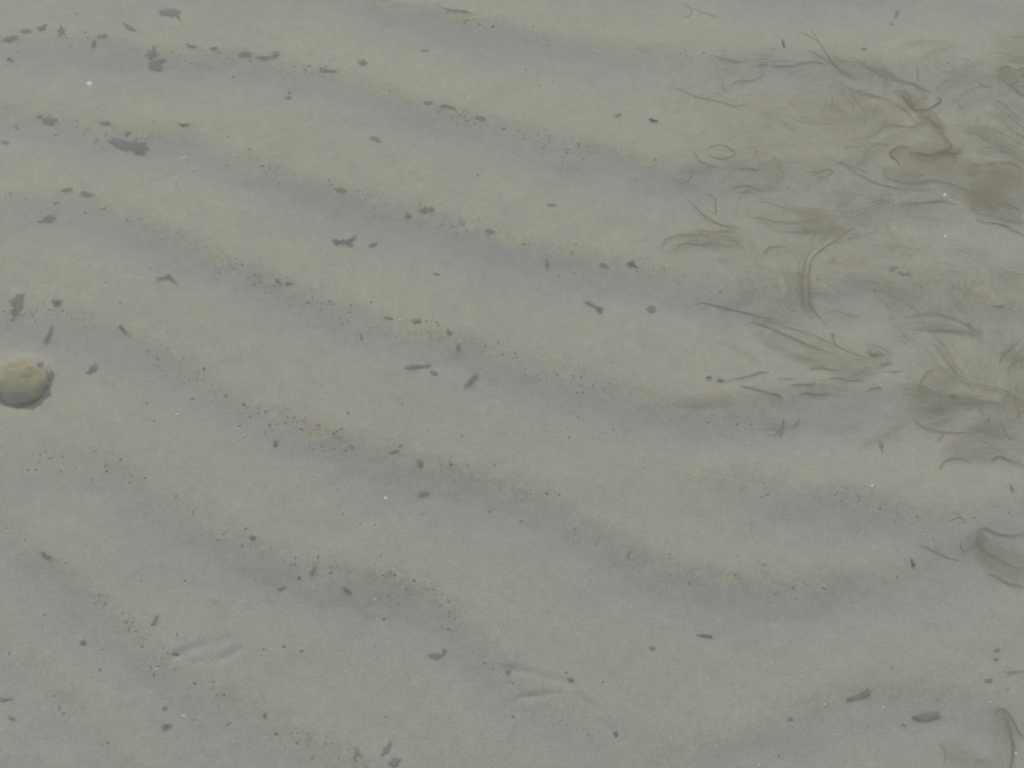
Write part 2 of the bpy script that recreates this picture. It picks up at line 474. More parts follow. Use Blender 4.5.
# ------------------------------------------------------------------ single bits of litter
# (name, category, label, material, pieces); a piece is ('p', x, y, length, width, angle, height mm, raggedness) or ('s', points, radius px)
LITTER = [
 ('leaf_fragment', 'leaf', 'dark leaf scrap with a short tail close to the top edge', 'grey', [('p', 170, 11, 25, 9, -4, 1.5, .5), ('s', [(176, 13), (181, 21)], 1.3)]),
 ('leaf_fragment', 'leaf', 'slim slanting dark leaf sliver below and beside the tailed leaf scrap', 'grey', [('p', 129, 26, 20, 6, -32, 1.3, .3)]),
 ('silt_clump', 'clump', 'ragged grey clump at the outer end of the top ripple brink', 'grey', [('p', 10, 38, 17, 8, 12, 1.3, .8)]),
 ('silt_clump', 'clump', 'thin flat grey clump second along the top ripple brink', 'grey', [('p', 26, 31, 14, 5, 6, 1.0, .8)]),
 ('silt_clump', 'clump', 'small fluffy clump third along the top ripple brink', 'grey', [('p', 42, 27, 12, 8, 20, 1.0, .9)]),
 ('silt_clump', 'clump', 'upright fluffy clump fourth along the top ripple brink', 'grey', [('p', 61, 31, 9, 13, 0, 1.2, .9)]),
 ('silt_clump', 'clump', 'loose twin-lobed grey clump between the row of clumps and the two-toned one', 'grey', [('p', 93, 43, 8, 10, 0, 1.0, .8), ('p', 102, 35, 13, 5, 4, .9, .9)]),
 ('silt_clump', 'clump', 'two-toned clump with olive top and smooth grey lower lobe under the leaf scraps', 'grey', [('p', 152, 53, 17, 10, 10, 1.2, .9), ('p', 158, 60, 22, 7, 6, 1.3, .5), ('p', 155, 66, 17, 9, -4, 1.4, .4)]),
 ('twig', 'twig', 'faint short twig just below the first clump of the top brink', 'pale', [('s', [(4, 57), (9, 58), (14, 62)], 1.4), ('s', [(8, 58), (11, 56)], 1.0)]),
 ('silt_clump', 'clump', 'compact wedge-shaped grey clump on the second brink near the tick-shaped splinter', 'grey', [('p', 49, 120, 18, 10, -8, 1.5, .5), ('p', 40, 116, 9, 4, -10, .8, .8)]),
 ('silt_clump', 'clump', 'largest dark grey clump of lobed silt, in the hollow below the second brink', 'grey', [('p', 118, 142, 22, 10, -12, 1.3, .7), ('p', 131, 144, 24, 15, 0, 1.6, .6), ('p', 140, 148, 18, 13, 6, 1.7, .5), ('p', 128, 133, 10, 6, 20, .8, .9)]),
 ('twig', 'twig', 'tiny tick-shaped splinter under the wedge-shaped clump', 'grey', [('s', [(14, 123), (16, 126), (18, 130)], 1.6)]),
 ('twig', 'twig', 'pale dash of twig cut by the picture edge below the tick-shaped splinter', 'pale', [('s', [(-2, 139), (4, 141), (9, 142)], 1.6)]),
 ('plant_crumb', 'plant scrap', 'faint olive smear above the largest grey clump', 'olive', [('p', 105, 123, 17, 5, -4, .6, .9)]),
 ('twig', 'twig', 'tiny forked olive twig just above the speckled second brink', 'olive', [('s', [(177, 122), (183, 126), (189, 122)], 1.0), ('s', [(183, 126), (192, 124)], .9)]),
 ('twig', 'twig', 'kinked olive twiglet on the top brink beside the two-toned clump', 'olive', [('s', [(185, 42), (190, 46), (199, 47)], 1.3)]),
 ('twig', 'twig', 'dark pointed dash between the kinked twiglet and the olive smudge', 'olive', [('s', [(208, 48), (214, 48), (219, 47)], 1.4)]),
 ('plant_crumb', 'plant scrap', 'soft olive smudge on the top brink before the long dash with a knob', 'olive', [('p', 245, 54, 17, 7, 3, 1.0, .8)]),
 ('twig', 'twig', 'long dash of twig ending in a knob on the top brink', 'olive', [('s', [(254, 57), (265, 58), (274, 57)], 1.6), ('p', 276, 54, 10, 9, 30, 1.4, .6)]),
 ('plant_crumb', 'plant scrap', 'flat olive dash two crumbs beyond the twig with a knob', 'olive', [('p', 328, 71, 17, 5, -6, .9, .5)]),
 ('plant_crumb', 'plant scrap', 'round dark olive crumb at the far end of the knobbed row', 'olive', [('p', 363, 62, 11, 8, 10, 1.3, .6)]),
 ('plant_crumb', 'plant scrap', 'small double grey crumb in the hollow under the knobbed row', 'grey', [('p', 288, 97, 9, 5, 4, 1.1, .5), ('p', 289, 92, 4, 4, 0, 1.0, .4)]),
 ('plant_crumb', 'plant scrap', 'lone olive dash high on the smooth slope by a white grain', 'olive', [('p', 425, 48, 10, 4, 5, .9, .4)]),
 ('plant_crumb', 'plant scrap', 'faint grey smudge in the hollow between the top two brinks', 'pale', [('p', 375, 139, 13, 6, -18, .9, .7)]),
 ('plant_crumb', 'plant scrap', 'dark olive dash, first of three along the second brink', 'olive', [('p', 428, 103, 12, 5, -5, 1.1, .4)]),
 ('twig', 'twig', 'fine dash with a dark head, second of three along the brink', 'olive', [('s', [(438, 106), (447, 106), (454, 109)], 1.2), ('p', 453, 108, 5, 4, 0, 1.2, .3)]),
 ('plant_crumb', 'plant scrap', 'blunt olive crumb, last of three along the second brink', 'olive', [('p', 481, 118, 12, 7, -10, 1.3, .6)]),
 ('root_thread', 'root', 'thin brown wavering root thread lying across the topmost brink', 'olive', [('s', [(436, 2), (446, 8), (456, 10), (466, 11), (476, 15)], .9)]),
 ('plant_crumb', 'plant scrap', 'oval olive seed-like crumb on the slope before the black splinter', 'olive', [('p', 618, 115, 9, 5, 18, 1.3, .3)]),
 ('splinter', 'splinter', 'small sharp black splinter alone on the bright slope', 'black', [('s', [(649, 119), (653, 120.5), (658, 121)], 1.3)]),
 ('shell_splinter', 'shell', 'tiny upright bluish splinter above the branching algae threads', 'violet', [('s', [(782, 39), (783, 43), (784, 48)], 1.4)]),
 ('silt_clump', 'clump', 'faint smeared grey wisp on the pale slope above the brown algae knot', 'pale', [('p', 898, 12, 15, 5, 62, .9, .9), ('p', 892, 22, 5, 4, 0, .7, .5)]),
 ('plant_crumb', 'plant scrap', 'small dark dash at the upper rim of the brown algae knot', 'olive', [('p', 864, 49, 9, 4, 4, 1.0, .4)]),
 ('twig', 'twig', 'flat dash of twig, first of a pair on the third brink', 'olive', [('s', [(59, 191), (67, 190), (75, 188)], 1.4)]),
 ('twig', 'twig', 'thicker dash of twig, second of a pair on the third brink', 'olive', [('s', [(78, 192), (87, 194), (97, 196)], 1.7)]),
 ('leaf_fragment', 'leaf', 'grey leaf chip in the hollow just below the pair of dashes', 'grey', [('p', 49, 218, 14, 9, 10, 1.3, .5), ('p', 41, 221, 8, 3, 6, .7, .5)]),
 ('twig', 'twig', 'bent olive twig with a drooping grey tip on the smooth slope', 'olive', [('s', [(152, 277), (161, 278), (168, 275), (173, 280), (180, 286)], 2.0)]),
 ('silt_clump', 'clump', 'tall fuzzy grey clump at the picture edge above the pebble', 'grey', [('p', 17, 302, 17, 13, 30, 1.1, .9), ('p', 15, 312, 12, 11, 60, 1.4, .8), ('p', 12, 319, 5, 4, 0, 1, .4)]),
 ('plant_crumb', 'plant scrap', 'small forked olive tuft beside the fuzzy clump above the pebble', 'olive', [('p', 57, 303, 10, 7, -30, 1.0, .9), ('s', [(52, 300), (57, 303), (64, 298)], 1.1)]),
 ('twig', 'twig', 'long slanting grey twig between the fuzzy clump and the pebble', 'grey', [('s', [(52, 322), (50, 330), (46, 338), (41, 345)], 2.4)]),
 ('silt_clump', 'clump', 'loose grey clump caught on the rim of the pebble hollow', 'grey', [('p', 41, 365, 9, 7, -40, 1.2, .8), ('p', 50, 375, 7, 13, 0, 1.4, .8)]),
 ('silt_clump', 'clump', 'compact grey clump standing clear of the pebble', 'grey', [('p', 92, 367, 12, 9, 40, 1.6, .7), ('p', 88, 371, 9, 5, 10, 1.2, .6)]),
 ('twig', 'twig', 'short dark-headed twig on the fourth brink beyond the slanting twig', 'grey', [('s', [(119, 325), (123, 329), (129, 336)], 1.6), ('p', 121, 327, 7, 5, -35, 1.4, .4)]),
 ('plant_crumb', 'plant scrap', 'slim olive crumb on the third brink before the branched twig', 'olive', [('p', 340, 190, 13, 5, -16, 1.1, .5)]),
 ('twig', 'twig', 'branched dark twig with three arms in the hollow', 'grey', [('s', [(327, 234), (336, 240), (345, 240), (352, 238), (358, 231)], 2.1), ('s', [(344, 240), (350, 243), (354, 246)], 1.8), ('p', 336, 241, 9, 7, 0, 1.4, .5)]),
 ('leaf_fragment', 'leaf', 'little grey leaf sliver beside the branched twig', 'grey', [('p', 373, 243, 11, 5, 20, 1.2, .3)]),
 ('plant_crumb', 'plant scrap', 'chunky olive crumb pair on the brink above the branched twig', 'olive', [('p', 424, 210, 10, 8, 20, 1.4, .6), ('p', 431, 209, 8, 7, -10, 1.3, .6)]),
 ('plant_crumb', 'plant scrap', 'small round crumb beside the chunky crumb pair', 'olive', [('p', 408, 215, 7, 6, 0, 1.3, .6)]),
 ('plant_crumb', 'plant scrap', 'tilted olive crumb further down the brink from the chunky pair', 'olive', [('p', 490, 231, 10, 6, -20, 1.3, .5)]),
 ('plant_crumb', 'plant scrap', 'lone thin dash in the hollow between branched twig and chunky pair', 'olive', [('p', 436, 273, 9, 3.5, -12, .9, .3)]),
 ('plant_crumb', 'plant scrap', 'twin olive smudges on the fourth brink at its steepest part', 'olive', [('p', 278, 281, 9, 5, -30, 1.0, .7), ('p', 288, 283, 9, 5, 10, .9, .8)]),
 ('twig', 'twig', 'tiny upright grey splinter above the long leaf sliver', 'grey', [('s', [(361, 332), (362, 340)], 1.3)]),
 ('plant_crumb', 'plant scrap', 'flat olive chip on the fourth brink beside a white grain', 'olive', [('p', 388, 318, 12, 4, -12, 1.0, .5)]),
 ('plant_crumb', 'plant scrap', 'dark rounded olive chip just past the white grain', 'olive', [('p', 417, 321, 13, 6, 8, 1.3, .5)]),
 ('twig', 'twig', 'hooked olive twiglet on the fourth brink past the rounded chip', 'olive', [('s', [(446, 327), (449, 332), (453, 335)], 1.4)]),
 ('twig', 'twig', 'upright grey tick under the hooked twiglet', 'grey', [('s', [(461, 342), (458, 346), (457, 352)], 1.5)]),
 ('leaf_fragment', 'leaf', 'long dark leaf sliver with a fine tip, lying level in the hollow', 'grey', [('p', 414, 366, 23, 7, 4, 1.7, .3), ('s', [(422, 365), (431, 364)], 1.0)]),
 ('leaf_fragment', 'leaf', 'short leaf crumb at the tip of the long leaf sliver', 'grey', [('p', 434, 372, 10, 5, -28, 1.2, .4)]),
 ('twig', 'twig', 'curved grey twig leaning beside the long leaf sliver', 'grey', [('s', [(480, 370), (474, 376), (469, 382), (462, 388)], 2.2)]),
 ('plant_crumb', 'plant scrap', 'pale olive dash on the upper slope before the algae', 'olive', [('p', 552, 204, 12, 4, 0, 1.0, .3)]),
 ('plant_crumb', 'plant scrap', 'dark pointed crumb with a trailing foot on the third brink', 'dark', [('p', 631, 263, 9, 7, 20, 1.6, .5), ('s', [(632, 264), (640, 268)], 1.1)]),
 ('plant_crumb', 'plant scrap', 'slim olive crumb next to the dark pointed crumb', 'olive', [('p', 604, 265, 13, 5, -18, 1.1, .6)]),
 ('twig', 'twig', 'faint upright grey splinter in the hollow before the slim crumb', 'pale', [('s', [(545, 257), (547, 262), (547, 268)], 1.8)]),
 ('twig', 'twig', 'knobbly olive twig trailing down a hollow beside a round tuft', 'olive', [('s', [(581, 299), (590, 302), (598, 307), (604, 315)], 1.7), ('p', 600, 308, 9, 8, -40, 1.4, .6)]),
 ('plant_crumb', 'plant scrap', 'round olive tuft at the end of the hollow near the first algae threads', 'olive', [('p', 652, 308, 12, 8, 30, 1.5, .7)]),
 ('plant_crumb', 'plant scrap', 'dark scrap at the start of the algae thread on the fourth brink', 'dark', [('p', 720, 380, 9, 5, -10, 1.3, .5), ('s', [(705, 378), (712, 377)], 1.2)]),
 ('silt_clump', 'clump', 'faint grey smear between the two ends of the pale algae fold', 'pale', [('p', 893, 268, 13, 7, 20, .9, .9), ('p', 905, 274, 16, 5, -10, .7, .9)]),
 ('twig', 'twig', 'dark stubby twig on the lower slope nearest the picture edge', 'dark', [('s', [(39, 552), (44, 554), (48, 557), (54, 557)], 1.7)]),
 ('plant_crumb', 'plant scrap', 'dark lens-shaped crumb on the sixth brink with a speck above it', 'dark', [('p', 253, 538, 9, 5, -10, 1.4, .3)]),
 ('plant_crumb', 'plant scrap', 'upright dark crumb highest on the fifth brink', 'dark', [('p', 275, 443, 5, 8, -15, 1.4, .4)]),
 ('plant_crumb', 'plant scrap', 'thin grey dash on the fifth brink before the olive tuft', 'grey', [('p', 394, 452, 11, 4, 20, 1.0, .6)]),
 ('plant_crumb', 'plant scrap', 'upright olive tuft on the fifth brink', 'olive', [('p', 420, 463, 7, 12, 10, 1.1, .8)]),
 ('plant_crumb', 'plant scrap', 'bean-shaped olive crumb in the hollow under the upright tuft', 'olive', [('p', 423, 493, 13, 6, 18, 1.3, .5)]),
 ('twig', 'twig', 'stubby slanting grey twig on the sixth brink', 'grey', [('s', [(310, 576), (313, 571), (317, 565)], 2.0), ('p', 299, 577, 5, 4, 20, .8, .5)]),
 ('twig', 'twig', 'dark slanting twig just under the stubby one', 'dark', [('s', [(341, 586), (347, 590), (353, 594)], 1.5)]),
 ('plant_crumb', 'plant scrap', 'faint grey crumb between the stubby twig and the lens-shaped crumb', 'grey', [('p', 281, 588, 9, 5, 25, 1.0, .6)]),
 ('silt_clump', 'clump', 'faint upright grey fleck on the slope below the hanging algae tuft', 'pale', [('p', 882, 445, 6, 12, 10, 1.0, .7)]),
 ('shell_splinter', 'shell', 'tiny bluish black splinter on the slope beside the lower brown algae', 'violet', [('s', [(912, 558), (913, 562), (914, 566)], 1.4)]),
 ('plant_crumb', 'plant scrap', 'dark speck standing before the brown algae mat', 'dark', [('p', 952, 396, 8, 5, 8, 1.4, .4)]),
 ('silt_clump', 'clump', 'faint upright smear below the brown algae mat by the edge', 'pale', [('p', 1012, 488, 5, 13, 20, .9, .7)]),
 ('plant_crumb', 'plant scrap', 'round grey crumb lying alone on the lower slope', 'dark', [('p', 82, 642, 8, 7, 0, 1.6, .4)]),
 ('twig', 'twig', 'small club-shaped twig between the round crumb and the scratch marks', 'grey', [('s', [(158, 613), (156, 618), (152, 624)], 1.4), ('p', 153, 624, 6, 4, 0, 1.1, .4)]),
 ('plant_crumb', 'plant scrap', 'dark dash at the foot of the scratch marks in the sand', 'dark', [('p', 175, 654, 9, 4, -4, 1.2, .3)]),
 ('twig', 'twig', 'straight level grey stick below the scratch marks', 'dark', [('s', [(159, 727), (166, 726), (173, 725)], 1.7)]),
 ('plant_crumb', 'plant scrap', 'tilted grey crumb just above the straight level stick', 'grey', [('p', 164, 708, 7, 6, 35, 1.3, .5)]),
 ('twig', 'twig', 'tiny upright tick beside a speck on the lowest slope', 'grey', [('s', [(59, 704), (60, 710)], 1.2), ('p', 63, 713, 4, 3, 0, .8, .4)]),
 ('plant_crumb', 'plant scrap', 'small crumb in the bottom corner below the tick', 'grey', [('p', 12, 719, 9, 5, -20, 1.1, .6)]),
 ('silt_clump', 'clump', 'pale grey smear at the picture edge above the corner crumb', 'pale', [('p', 5, 699, 16, 6, 0, .8, .8)]),
 ('silt_clump', 'clump', 'grey boat-shaped clump with one end turned up, low in the middle', 'grey', [('p', 435, 655, 17, 7, -4, 1.4, .6), ('p', 444, 651, 5, 9, -10, 1.2, .4)]),
 ('twig', 'twig', 'tiny upright dark tick by the bottom brink', 'dark', [('s', [(264, 712), (266, 718)], 1.4)]),
 ('silt_clump', 'clump', 'broad faint grey smears against the bottom edge of the picture', 'pale', [('p', 357, 752, 7, 14, 0, .8, .9), ('p', 386, 750, 16, 9, 55, 1.0, .9), ('p', 394, 762, 14, 9, 0, .9, .9)]),
 ('leaf_fragment', 'leaf', 'slim brown spindle-shaped leaf lying alone under the long hollow', 'dark', [('p', 706, 635, 19, 4.5, -6, 1.6, .2)]),
 ('plant_crumb', 'plant scrap', 'small round crumb beside the spindle-shaped leaf', 'olive', [('p', 652, 648, 7, 5, 0, 1.2, .5)]),
 ('plant_crumb', 'plant scrap', 'dark crumb at the end of the level scratch', 'dark', [('p', 571, 680, 7, 5, -25, 1.6, .4)]),
 ('plant_crumb', 'plant scrap', 'dark crumb at the lower end of the slanting scratch', 'dark', [('p', 616, 734, 6, 8, 20, 1.6, .4)]),
 ('plant_crumb', 'plant scrap', 'round grey crumb at the start of the level scratch', 'grey', [('p', 508, 672, 6, 7, 0, 1.2, .5)]),
 ('silt_clump', 'clump', 'fuzzy grey clump trailing a tail beside the dark oval leaf', 'grey', [('p', 864, 694, 18, 9, 14, 1.3, .9), ('p', 851, 699, 13, 6, 18, .9, .9)]),
 ('leaf_fragment', 'leaf', 'dark oval leaf lying flat in the hollow near the bottom algae', 'grey', [('p', 929, 716, 32, 13, 4, 2.0, .35), ('p', 916, 718, 9, 5, 0, 1.2, .4)]),
 ('plant_crumb', 'plant scrap', 'small dim crumb at the tail end of the fuzzy clump hollow', 'grey', [('p', 791, 719, 7, 6, 30, 1.0, .6)]),
 ('plant_crumb', 'plant scrap', 'small dark crumb on the slope above the bottom algae', 'grey', [('p', 988, 681, 9, 6, 20, 1.3, .5)]),
 ('plant_crumb', 'plant scrap', 'loose olive curl of crumbs above the bottom algae, near the edge', 'olive', [('p', 997, 650, 8, 5, 30, .9, .8), ('p', 996, 659, 7, 4, 0, .9, .8)]),
]
for i, (name, cat, label, m, pieces) in enumerate(LITTER):
    buf = Buf(); c0 = None
    for j, p in enumerate(pieces):
        if p[0] == 'p':
            _, x, y, L, Wd, ang, hm, rag = p
            big = L > 14 or rag > .65
            c = patch(buf, x, y, L, Wd, ang, hm / 1000, rag, i * 7 + j, nt=44 if big else 24, nr=11 if big else 6)
        else:
            c = stick(buf, p[1], p[2], i * 7 + j, lift=.0005)
        c0 = c0 or c
    org = (c0[0], c0[1], hz(*c0))
    o = link(name, buf.mesh(name, org), m)
    o.location = org
    tag(o, label, cat, None)

# white broken shell
SHELLS = [
    (88, 82, 5.5, 6.5, 'brightest white shell chip on the pale slope below the top brink'),
    (183, 157, 4, 3, 'small white shell chip in the hollow beside the largest grey clump'),
    (385, 497, 3.2, 4.2, 'white shell chip on the broad slope under the fifth brink'),
    (434, 51, 2.6, 4.0, 'white shell grain on the top slope by a lone olive dash'),
    (400, 320, 2.6, 2.6, 'white shell grain between two olive chips on the fourth brink'),
    (346, 115, 3.6, 3, 'cream shell grain at the lower rim of the top hollow'),
    (469, 97, 3, 3, 'cream shell grain beside the three dashes of the second brink'),
    (693, 101, 4, 4, 'cream shell grain by the long algae arc'),
    (945, 195, 4, 4, 'white shell grain below the dark olive algae cord'),
    (946, 236, 4.5, 4.5, 'white shell grain in the clear gap below the brown algae'),
    (825, 286, 3.5, 3, 'white shell grain inside the large bend of the algae loop'),
    (872, 486, 4, 3.5, 'white shell grain on the short ripple under the hanging tuft'),
    (1016, 754, 4, 6, 'white shell chip tangled in the bottom algae'),
    (825, 705, 3.5, 3, 'white shell grain before the tail of the fuzzy clump'),
    (884, 708, 4, 3.5, 'white shell grain between the fuzzy clump and the dark oval leaf'),
    (183, 716, 4.2, 4, 'cream shell grain beside the straight level stick'),
    (156, 669, 3.4, 3.2, 'cream shell grain under the dark dash of the scratch marks'),
    (176, 414, 4, 3, 'cream shell grain on the open slope beyond the pebble'),
    (243, 435, 4, 3, 'cream shell grain at the head of the fifth hollow'),
    (374, 599, 3, 4, 'pale shell grain in the hollow of the sixth brink'),
]
for i, (x, y, w, h, label) in enumerate(SHELLS):
    buf = Buf()
    c = patch(buf, x, y, w, h, 25 * i % 90, .0013, .45, 900 + i, nt=10, nr=3)
    org = (c[0], c[1], hz(*c))
    o = link('shell_chip', buf.mesh('shell_chip', org), 'shell' if i in (0, 2, 8, 11) else 'quartz'); o.location = org
    tag(o, label, 'shell', 'pale shell grains scattered over the sand')

# ------------------------------------------------------------------ uncountable crumbs and grains
OCT_V = np.array([(1, 0, 0), (0, 1, 0), (-1, 0, 0), (0, -1, 0), (0, 0, 1), (0, 0, -1)], float)
OCT_F = [(0, 1, 4), (1, 2, 4), (2, 3, 4), (3, 0, 4), (1, 0, 5), (2, 1, 5), (3, 2, 5), (0, 3, 5)]
def scatter(name, label, cat, m, spots):
    """spots: rows of x, y, size, stretch, angle"""
    s = np.array(spots, float); n = len(s)
    z = height_and_hollow(s[:, 0], s[:, 1])[0]
    rs = np.random.RandomState(len(name))
    v = OCT_V[None] * (1 + .5 * (rs.rand(n, 6, 1) - .5)) * s[:, 2, None, None]
    v[:, :, 0] *= s[:, 3, None]; v[:, :, 2] *= .6
    c, si = np.cos(s[:, 4])[:, None], np.sin(s[:, 4])[:, None]
    x = v[:, :, 0] * c - v[:, :, 1] * si + s[:, 0, None]; y = v[:, :, 0] * si + v[:, :, 1] * c + s[:, 1, None]
    vv = np.stack([x, y, v[:, :, 2] + (z + s[:, 2] * .2)[:, None]], -1).reshape(-1, 3)
    f = (np.array(OCT_F)[None] + (np.arange(n) * 6)[:, None, None]).reshape(-1, 3)
    me = bpy.data.meshes.new(name); me.from_pydata(vv.tolist(), [], f.tolist()); me.update()
    me.polygons.foreach_set('use_smooth', np.ones(len(me.polygons), bool))
    o = link(name, me, m); o['kind'] = 'stuff'; o['label'] = label; o['category'] = cat

rs = np.random.RandomState(5)
rows = []
for li, l in enumerate(GL[:9]):
    n = 900 if li == 7 else 3200
    X = rs.uniform(max(-.75, l[0][0]), min(.75, l[0][-1]), n)
    ly, am = line_at(l, X)
    Y = ly + rs.normal(.000, .010, n) - .003
    dens = np.clip(noise(X, Y, .06, 50 + li) * .5 + noise(X, Y, .014, 60 + li) * .6 + .25, 0, 1) * am
    keep = rs.rand(n) < dens * .8 * np.interp(X, [.0, .12], [1, .4])
    for x, y in zip(X[keep], Y[keep]):
        rows.append((x, y, .0003 + .0010 * rs.rand() ** 4, 1 + 1.6 * rs.rand(), rs.rand() * 6.3))
scatter('brown_crumbs', 'fine brown crumbs gathered along the ripple brinks', 'crumbs', 'crumb', rows)
DOTS = [(76,12,4),(121,67,4.5),(112,84,3.5),(154,122,4),(228,137,4.5),(26,100,4),(101,110,3),(102,147,3),(233,75,5),(194,170,4.5),(226,165,4.5),(85,212,4),(176,183,3),(203,368,4.5),(103,379,4),(309,66,5),(294,82,4.5),(371,85,3.5),(389,91,4.5),(395,130,4),(409,150,3),(504,128,5),(278,168,4),(533,26,4.5),(526,68,4),(553,80,3.5),(539,85,4.5),(518,130,5),(569,149,4.5),(855,65,4.5),(949,63,4),(773,158,4),(453,225,5),(300,312,4),(371,302,4),(486,346,4),(576,243,4),(572,252,4),(611,362,4),(557,374,4.5),(537,287,3),(664,269,3.5),(720,291,4),(749,291,4),(921,286,4),(953,287,4),(112,452,4),(226,395,5),(244,404,6),(239,425,5),(145,403,4.5),(120,459,3.5),(247,529,4),(128,482,5),(175,496,4),(193,511,4),(180,522,3.5),(24,540,4),(269,424,5.5),(285,410,3.5),(295,418,4.5),(318,425,4.5),(352,447,5),(428,430,3.5),(462,436,5),(348,413,4),(451,464,5),(468,465,5.5),(489,510,5),(343,514,4),(374,524,3.5),(547,493,4.5),(559,494,4),(569,436,4.5),(596,543,4),(575,528,4),(670,554,4),(708,422,4.5),(741,488,4),(880,508,4.5),(974,518,4.5),(846,488,4),(898,576,4.5),(43,614,5),(105,604,5.5),(125,621,4),(129,627,3.5),(100,649,4),(100,669,4),(184,580,5),(193,683,4.5),(177,634,3.5),(263,648,5),(283,646,4),(302,651,4),(223,694,4),(384,617,5.5),(448,628,4.5),(276,733,5),(484,662,4),(512,716,4.5),(299,578,4.5),(395,575,4.5),(391,572,4),(414,580,4.5),(794,587,4.5),(825,588,5),(904,725,4.5),(892,668,4),(566,673,4.5),(779,756,4),(885,371,3)]
rows = []
for x, y, s in DOTS:
    gx, gy = ground(x, y)
    for _ in range(3):
        rows.append((float(gx) + rs.normal(0, .0007), float(gy) + rs.normal(0, .0005), s * PXM * .23 * rs.uniform(.6, 1.1), rs.uniform(1, 1.7), rs.rand() * 6.3))
for _ in range(260):
    rows.append((rs.uniform(-.75, .75), rs.uniform(-.5, .6), .0004 + .0008 * rs.rand() ** 4, 1 + rs.rand(), rs.rand() * 6.3))
scatter('dark_debris', 'tiny dark specks of plant litter strewn over the sand', 'debris', 'speck', rows)
rows = [(rs.uniform(-.75, .75), rs.uniform(-.5, .6), .00045 + .0007 * rs.rand() ** 4, 1 + .5 * rs.rand(), rs.rand() * 6.3) for _ in range(1500)]
scatter('shell_sand', 'scattered pale grains of shell and quartz on the sand', 'grains', 'quartz', rows)

# ------------------------------------------------------------------ algae
def strand(parent, pts, rpx=1.0, m='strand', lift=.004, hairs=2, spread=2.5, seed=0, name='strand'):
    p = smooth(pts, 6)
    buf = Buf(); rr = random.Random(seed)
    for h in range(hairs + 1):
        q = p.copy(); r0 = rpx * PXM * .72
        if h:
            k = len(q); T = np.gradient(q, axis=0); T /= np.linalg.norm(T, axis=1)[:, None] + 1e-9
            nrm = np.stack([-T[:, 1], T[:, 0]], 1)
            t = np.linspace(0, 1, k)
            off = 1.5 * spread * rr.uniform(-1, 1) * (.35 + .65 * np.sin(t * math.pi * rr.uniform(.6, 1.6) + rr.uniform(0, 3))) + spread * .25 * np.sin(t * rr.uniform(6, 14) + rr.uniform(0, 6))
            q = q + nrm * off[:, None]
            a = int(rr.uniform(0, .3) * k); b = int(rr.uniform(.65, 1) * k)
            if b - a > 4: q = q[a:b]
            r0 *= rr.uniform(.35, .65)
        X, Y = ground(q[:, 0], q[:, 1])
        t = np.linspace(0, 1, len(X))
        r = r0 * (.6 + .4 * np.sin(math.pi * np.clip(t * .9 + .05, 0, 1))) * (1 + .2 * noise(X, Y, .012, seed + h))
        z = height_and_hollow(X, Y)[0] + r * .6 + lift * .4 * np.sin(math.pi * t) * (.6 + .4 * noise(X, Y, .03, seed + 3 + h)) * rr.uniform(.5, 1)
        tube(buf, np.stack([X, Y, z], 1), r, 6, .12)
    o = link(name, buf.mesh(name), m, parent)
    o.matrix_parent_inverse = parent.matrix_world.inverted()
    o.location = (-parent.location[0], -parent.location[1], -parent.location[2])
    o.matrix_parent_inverse.identity()
    return o

def film(parent, pts, widths, m='film', lift=.003, seed=0, streak=(9.0, 22.0), name='film'):
    """A thin streaky skin laid along a spine of pixels; widths in pixels."""
    p = smooth(pts, 8); k = len(p); nw = 17
    T = np.gradient(p, axis=0); T /= np.linalg.norm(T, axis=1)[:, None] + 1e-9
    nrm = np.stack([-T[:, 1], T[:, 0]], 1)
    w = np.interp(np.linspace(0, 1, k), np.linspace(0, 1, len(widths)), widths) / 2
    u = np.linspace(-1, 1, nw)
    P = p[:, None] + nrm[:, None] * (w[:, None] * u[None])[:, :, None]
    X, Y = ground(P[..., 0], P[..., 1])
    z = height_and_hollow(X, Y)[0] + .0007 + lift * (1 - u[None] ** 2) * (.6 + .4 * noise(X, Y, .025, seed)) + .0008 * (1 + noise(X, Y, .010, seed + 1)) * .5
    v = np.stack([X, Y, z], -1).reshape(-1, 3)
    f = [(i * nw + j, i * nw + j + 1, (i + 1) * nw + j + 1, (i + 1) * nw + j) for i in range(k - 1) for j in range(nw - 1)]
    t = np.linspace(0, 1, k)
    body = (np.clip(np.minimum(t, 1 - t) / .22, 0, 1)[:, None] * np.clip((1 - np.abs(u)) / .55, 0, 1)[None]) * np.clip(.75 + .5 * noise(X, Y, .02, seed + 6), 0, 1.2)
    me = bpy.data.meshes.new(name); me.from_pydata(v.tolist(), [], f)
    a = me.attributes.new('body', 'FLOAT', 'POINT'); a.data.foreach_set('value', body.astype(np.float32).ravel())
    L = np.concatenate([[0], np.cumsum(np.hypot(*np.diff(p, axis=0).T))]) * PXM
    wob = .25 * noise(X, Y, .03, seed + 9)
    ac = np.stack([np.broadcast_to(L[:, None] * 100 / streak[1] * 2, X.shape), (u[None] + wob) * (w[:, None] * PXM * 100) * streak[0] / 2, np.full_like(X, seed * 3.7)], -1)
    b = me.attributes.new('across', 'FLOAT_VECTOR', 'POINT'); b.data.foreach_set('vector', ac.astype(np.float32).ravel())
    me.polygons.foreach_set('use_smooth', np.ones(len(f), bool)); me.update()
    o = link(name, me, m, parent)
    o.location = (-parent.location[0], -parent.location[1], -parent.location[2])
    return o

def algae(px, py, label):
    e = bpy.data.objects.new('algae', None); COL.objects.link(e)
    x, y = map(float, ground(px, py))
    e.location = (x, y, hz(x, y)); e.empty_display_size = .02
    return tag(e, label, 'algae', 'drifts of thread algae on the sand')

S = iter(range(100, 100000, 13))
def many(e, items):
    for it in items:
        strand(e, it[0], *it[1:], seed=next(S))

